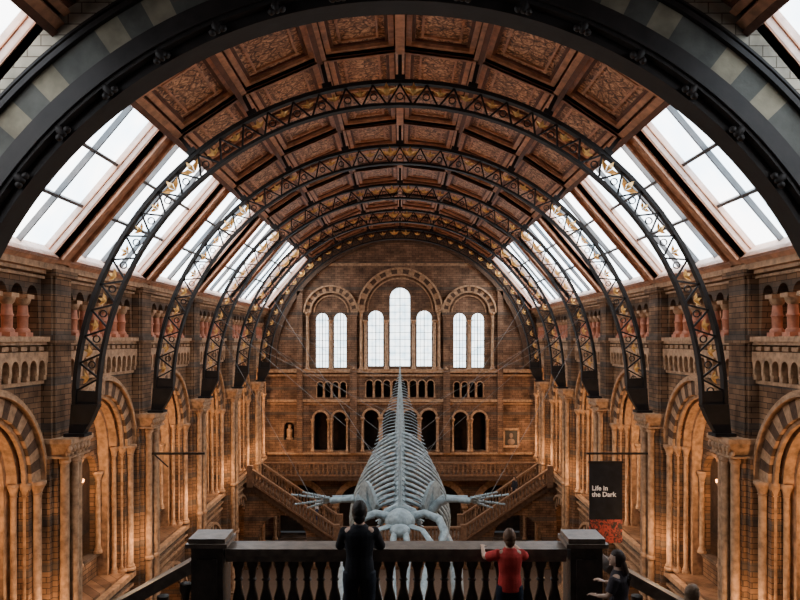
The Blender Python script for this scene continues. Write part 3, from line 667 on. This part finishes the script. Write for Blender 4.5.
    def ov(zs):
        vs=[];fs=[];n=18
        for (z,rx,ry,cy) in zs:
            for k in range(n): t=2*PI*k/n; vs.append((rx*math.cos(t),cy+ry*math.sin(t),z))
        for i in range(len(zs)-1):
            for k in range(n): fs.append((i*n+k,i*n+(k+1)%n,(i+1)*n+(k+1)%n,(i+1)*n+k))
        fs.append(tuple(range(n))); fs.append(tuple((len(zs)-1)*n+k for k in range(n))); g.add(vs,fs)
    ov([(hem,.182,.14,0),(1.0,.175,.137,0),(1.12,.158,.125,0),(1.28,.182,.135,-.01),(1.38,.195,.125,-.01),(1.43,.165,.11,-.005),(1.47,.1,.09,0),(1.5,.075,.078,0)])
    for k in(0,1):
        a=[Vector(V[idx+3*k+j]) for j in range(3)]
        if short_sleeve: g.tube([a[0]*.92+Vector((0,0,.1)),a[0],a[0].lerp(a[1],.8)],[.07,.08,.072],12)
        else: g.tube([a[0]*.92+Vector((0,0,.1)),a[0],a[0].lerp(a[1],.5),a[1],a[1].lerp(a[2],.5),a[1].lerp(a[2],.93)],[.07,.082,.07,.062,.054,.045],12)
    m=remesh([g],max(vox,.012),5); m.transform(Matrix.Scale(s,4)); m.materials.clear(); m.materials.append(mt); mkobj('shirt' if short_sleeve else 'jacket',m,root)
    g=MB(); ov([(.86,.175,.135,0),(.93,.178,.138,0),(1.0,.168,.13,0),(1.02,.16,.125,0)])
    for k in(0,1):
        kn=Vector(legs[k][0]); an=Vector(legs[k][1]); hp=Vector(hip[k])
        if shorts: g.tube([hp+Vector((0,0,.03)),hp-Vector((0,0,.08)),hp.lerp(kn,.85)],[.1,.108,.1],14)
        else: g.tube([hp+Vector((0,0,.03)),hp-Vector((0,0,.08)),hp.lerp(kn,.6),kn,kn.lerp(an,.5),an],[.1,.105,.088,.075,.07,.062],14)
    m=remesh([g],max(vox,.012),4); m.transform(Matrix.Scale(s,4)); m.materials.clear(); m.materials.append(ml); mkobj('shorts' if shorts else 'trousers',m,root)
    for k in(0,1):
        an=legs[k][1]; mb=MB(); mb.ellip((an[0],an[1]+.06,.05),(.05,.14,.05),12,8,fn=lambda d:Vector((d.x,d.y,max(d.z,-.9)))); mb.tube([(an[0],an[1],.05),(an[0],an[1],.11)],[.05,.047],10)
        mb.v=[(x*s,y*s,z*s) for x,y,z in mb.v]; mb.obj('shoe',[msh],root,60)
    def hfn(d):
        d=d.copy()
        if d.y>.25 and d.z<.45: d*=.72
        return d*(1+.025*math.sin(d.x*30+d.z*9)+.02*math.sin(d.z*31))
    mb=MB(); mb.ellip((0,.015,1.65),(.094,.112,.13),32,24,fn=hfn); mb.ellip((0,-.045,1.58),(.072,.05,.07),16,10,fn=hfn)
    if hairlong: mb.tube([(0,-.03,1.66),(0,-.07,1.56),(0,-.095,1.46),(0,-.13,1.38),(0,-.14,1.28)],[.08,.09,.095,.085,.04],14,flat=.5)
    if headrot: mb.v=[tuple(Rm@(Vector(v)-c)+c) for v in mb.v]
    mb.v=[(x*s,y*s,z*s) for x,y,z in mb.v]; mb.obj('hair',[mh],root,60)
    return root
sk1=(.5,.3,.2)
person((-.49,8.3,FZ),0,1.76,[((-.25,.2,1.18),(-.1,.42,1.15),(.5,.8,0)),((.25,.2,1.18),(.1,.42,1.15),(-.5,.8,0))],sk1,(.014,.014,.017),(.02,.022,.03),(.015,.01,.007),label='adult in black jacket leaning with forearms on the stone rail')
person((1.33,8.32,FZ),0,1.42,[((-.36,.14,1.3),(-.36,.38,1.4),(.1,1,-.1)),((.27,.2,1.3),(.14,.4,1.41),(-.4,.9,-.1))],sk1,(.55,.05,.045),(.02,.025,.04),(.13,.06,.03),shorts=True,short_sleeve=True,label='child in red t-shirt and dark shorts holding the stone rail')
person((2.55,8.0,FZ-.16),.9,1.42,[((-.25,.05,1.17),(-.2,.25,1.12),(.2,1,0)),((.25,.08,1.17),(.16,.28,1.22),(-.2,.9,.2))],(.55,.34,.24),(.05,.04,.045),(.03,.03,.04),(.035,.017,.011),hairlong=True,short_sleeve=True,label='person with long dark hair in a dark top walking down steps',headrot=.3)
person((3.4,8.0,FZ-.64),-1.2,1.5,[((-.24,.02,1.15),(-.22,.2,1.0),(0,1,-.3)),((.24,.02,1.15),(.22,.2,1.0),(0,1,-.3))],sk1,(.4,.28,.19),(.05,.05,.06),(.2,.12,.07),label='person in beige top walking down the steps')
fa=[((-.24,-.02,1.13),(-.24,.1,.9),(0,.6,-1)),((.24,-.02,1.13),(.24,.1,.9),(0,.6,-1))]
person((8.2,49,-11.45),2.2,1.7,fa,sk1,(.02,.02,.025),(.02,.02,.03),(.02,.015,.01),label='person in dark clothes climbing the far staircase',vox=.02)
person((-5.95,49,-12.94),1.6,1.7,fa,sk1,(.6,.6,.6),(.03,.04,.08),(.03,.02,.012),label='person in pale top on the far staircase',vox=.02)
# ---------------- lights
def plight(loc,e,c=(1,.5,.2),r=.05,name='lamp_light'):
    l=bpy.data.lights.new(name,'POINT'); l.energy=e; l.color=c; l.shadow_soft_size=r
    o=bpy.data.objects.new(name,l); o.location=loc; col.objects.link(o)
for a,b in bays[1:]:
    c=(a+b)/2
    for sx in(-1,1):
        plight((sx*(WX+.5),c-.2,-4.9),260,(1,.56,.25)); plight((sx*(WX+2.6),c,-6),50); plight((sx*(WX+2),c,1.2),70,(1,.5,.28)); plight((sx*(WX+2),c,-13),80)
        plight((sx*(WX-.8),b-1.5,-8.0),110,(1,.58,.28))
for x in(-7,7): plight((x,YE-3,-8.5),110,(1,.56,.26))
w=bpy.data.worlds.new('W'); sc.world=w; w.use_nodes=True
w.node_tree.nodes['Background'].inputs[0].default_value=(.4,.42,.45,1); w.node_tree.nodes['Background'].inputs[1].default_value=.1
cam=bpy.data.cameras.new('camera'); co=bpy.data.objects.new('camera',cam); col.objects.link(co)
co.location=(0,0,0); co.rotation_euler=(PI/2,0,0); cam.sensor_width=36; cam.lens=686/800*36; cam.shift_y=.05; cam.clip_start=.05; cam.clip_end=200
sc.camera=co
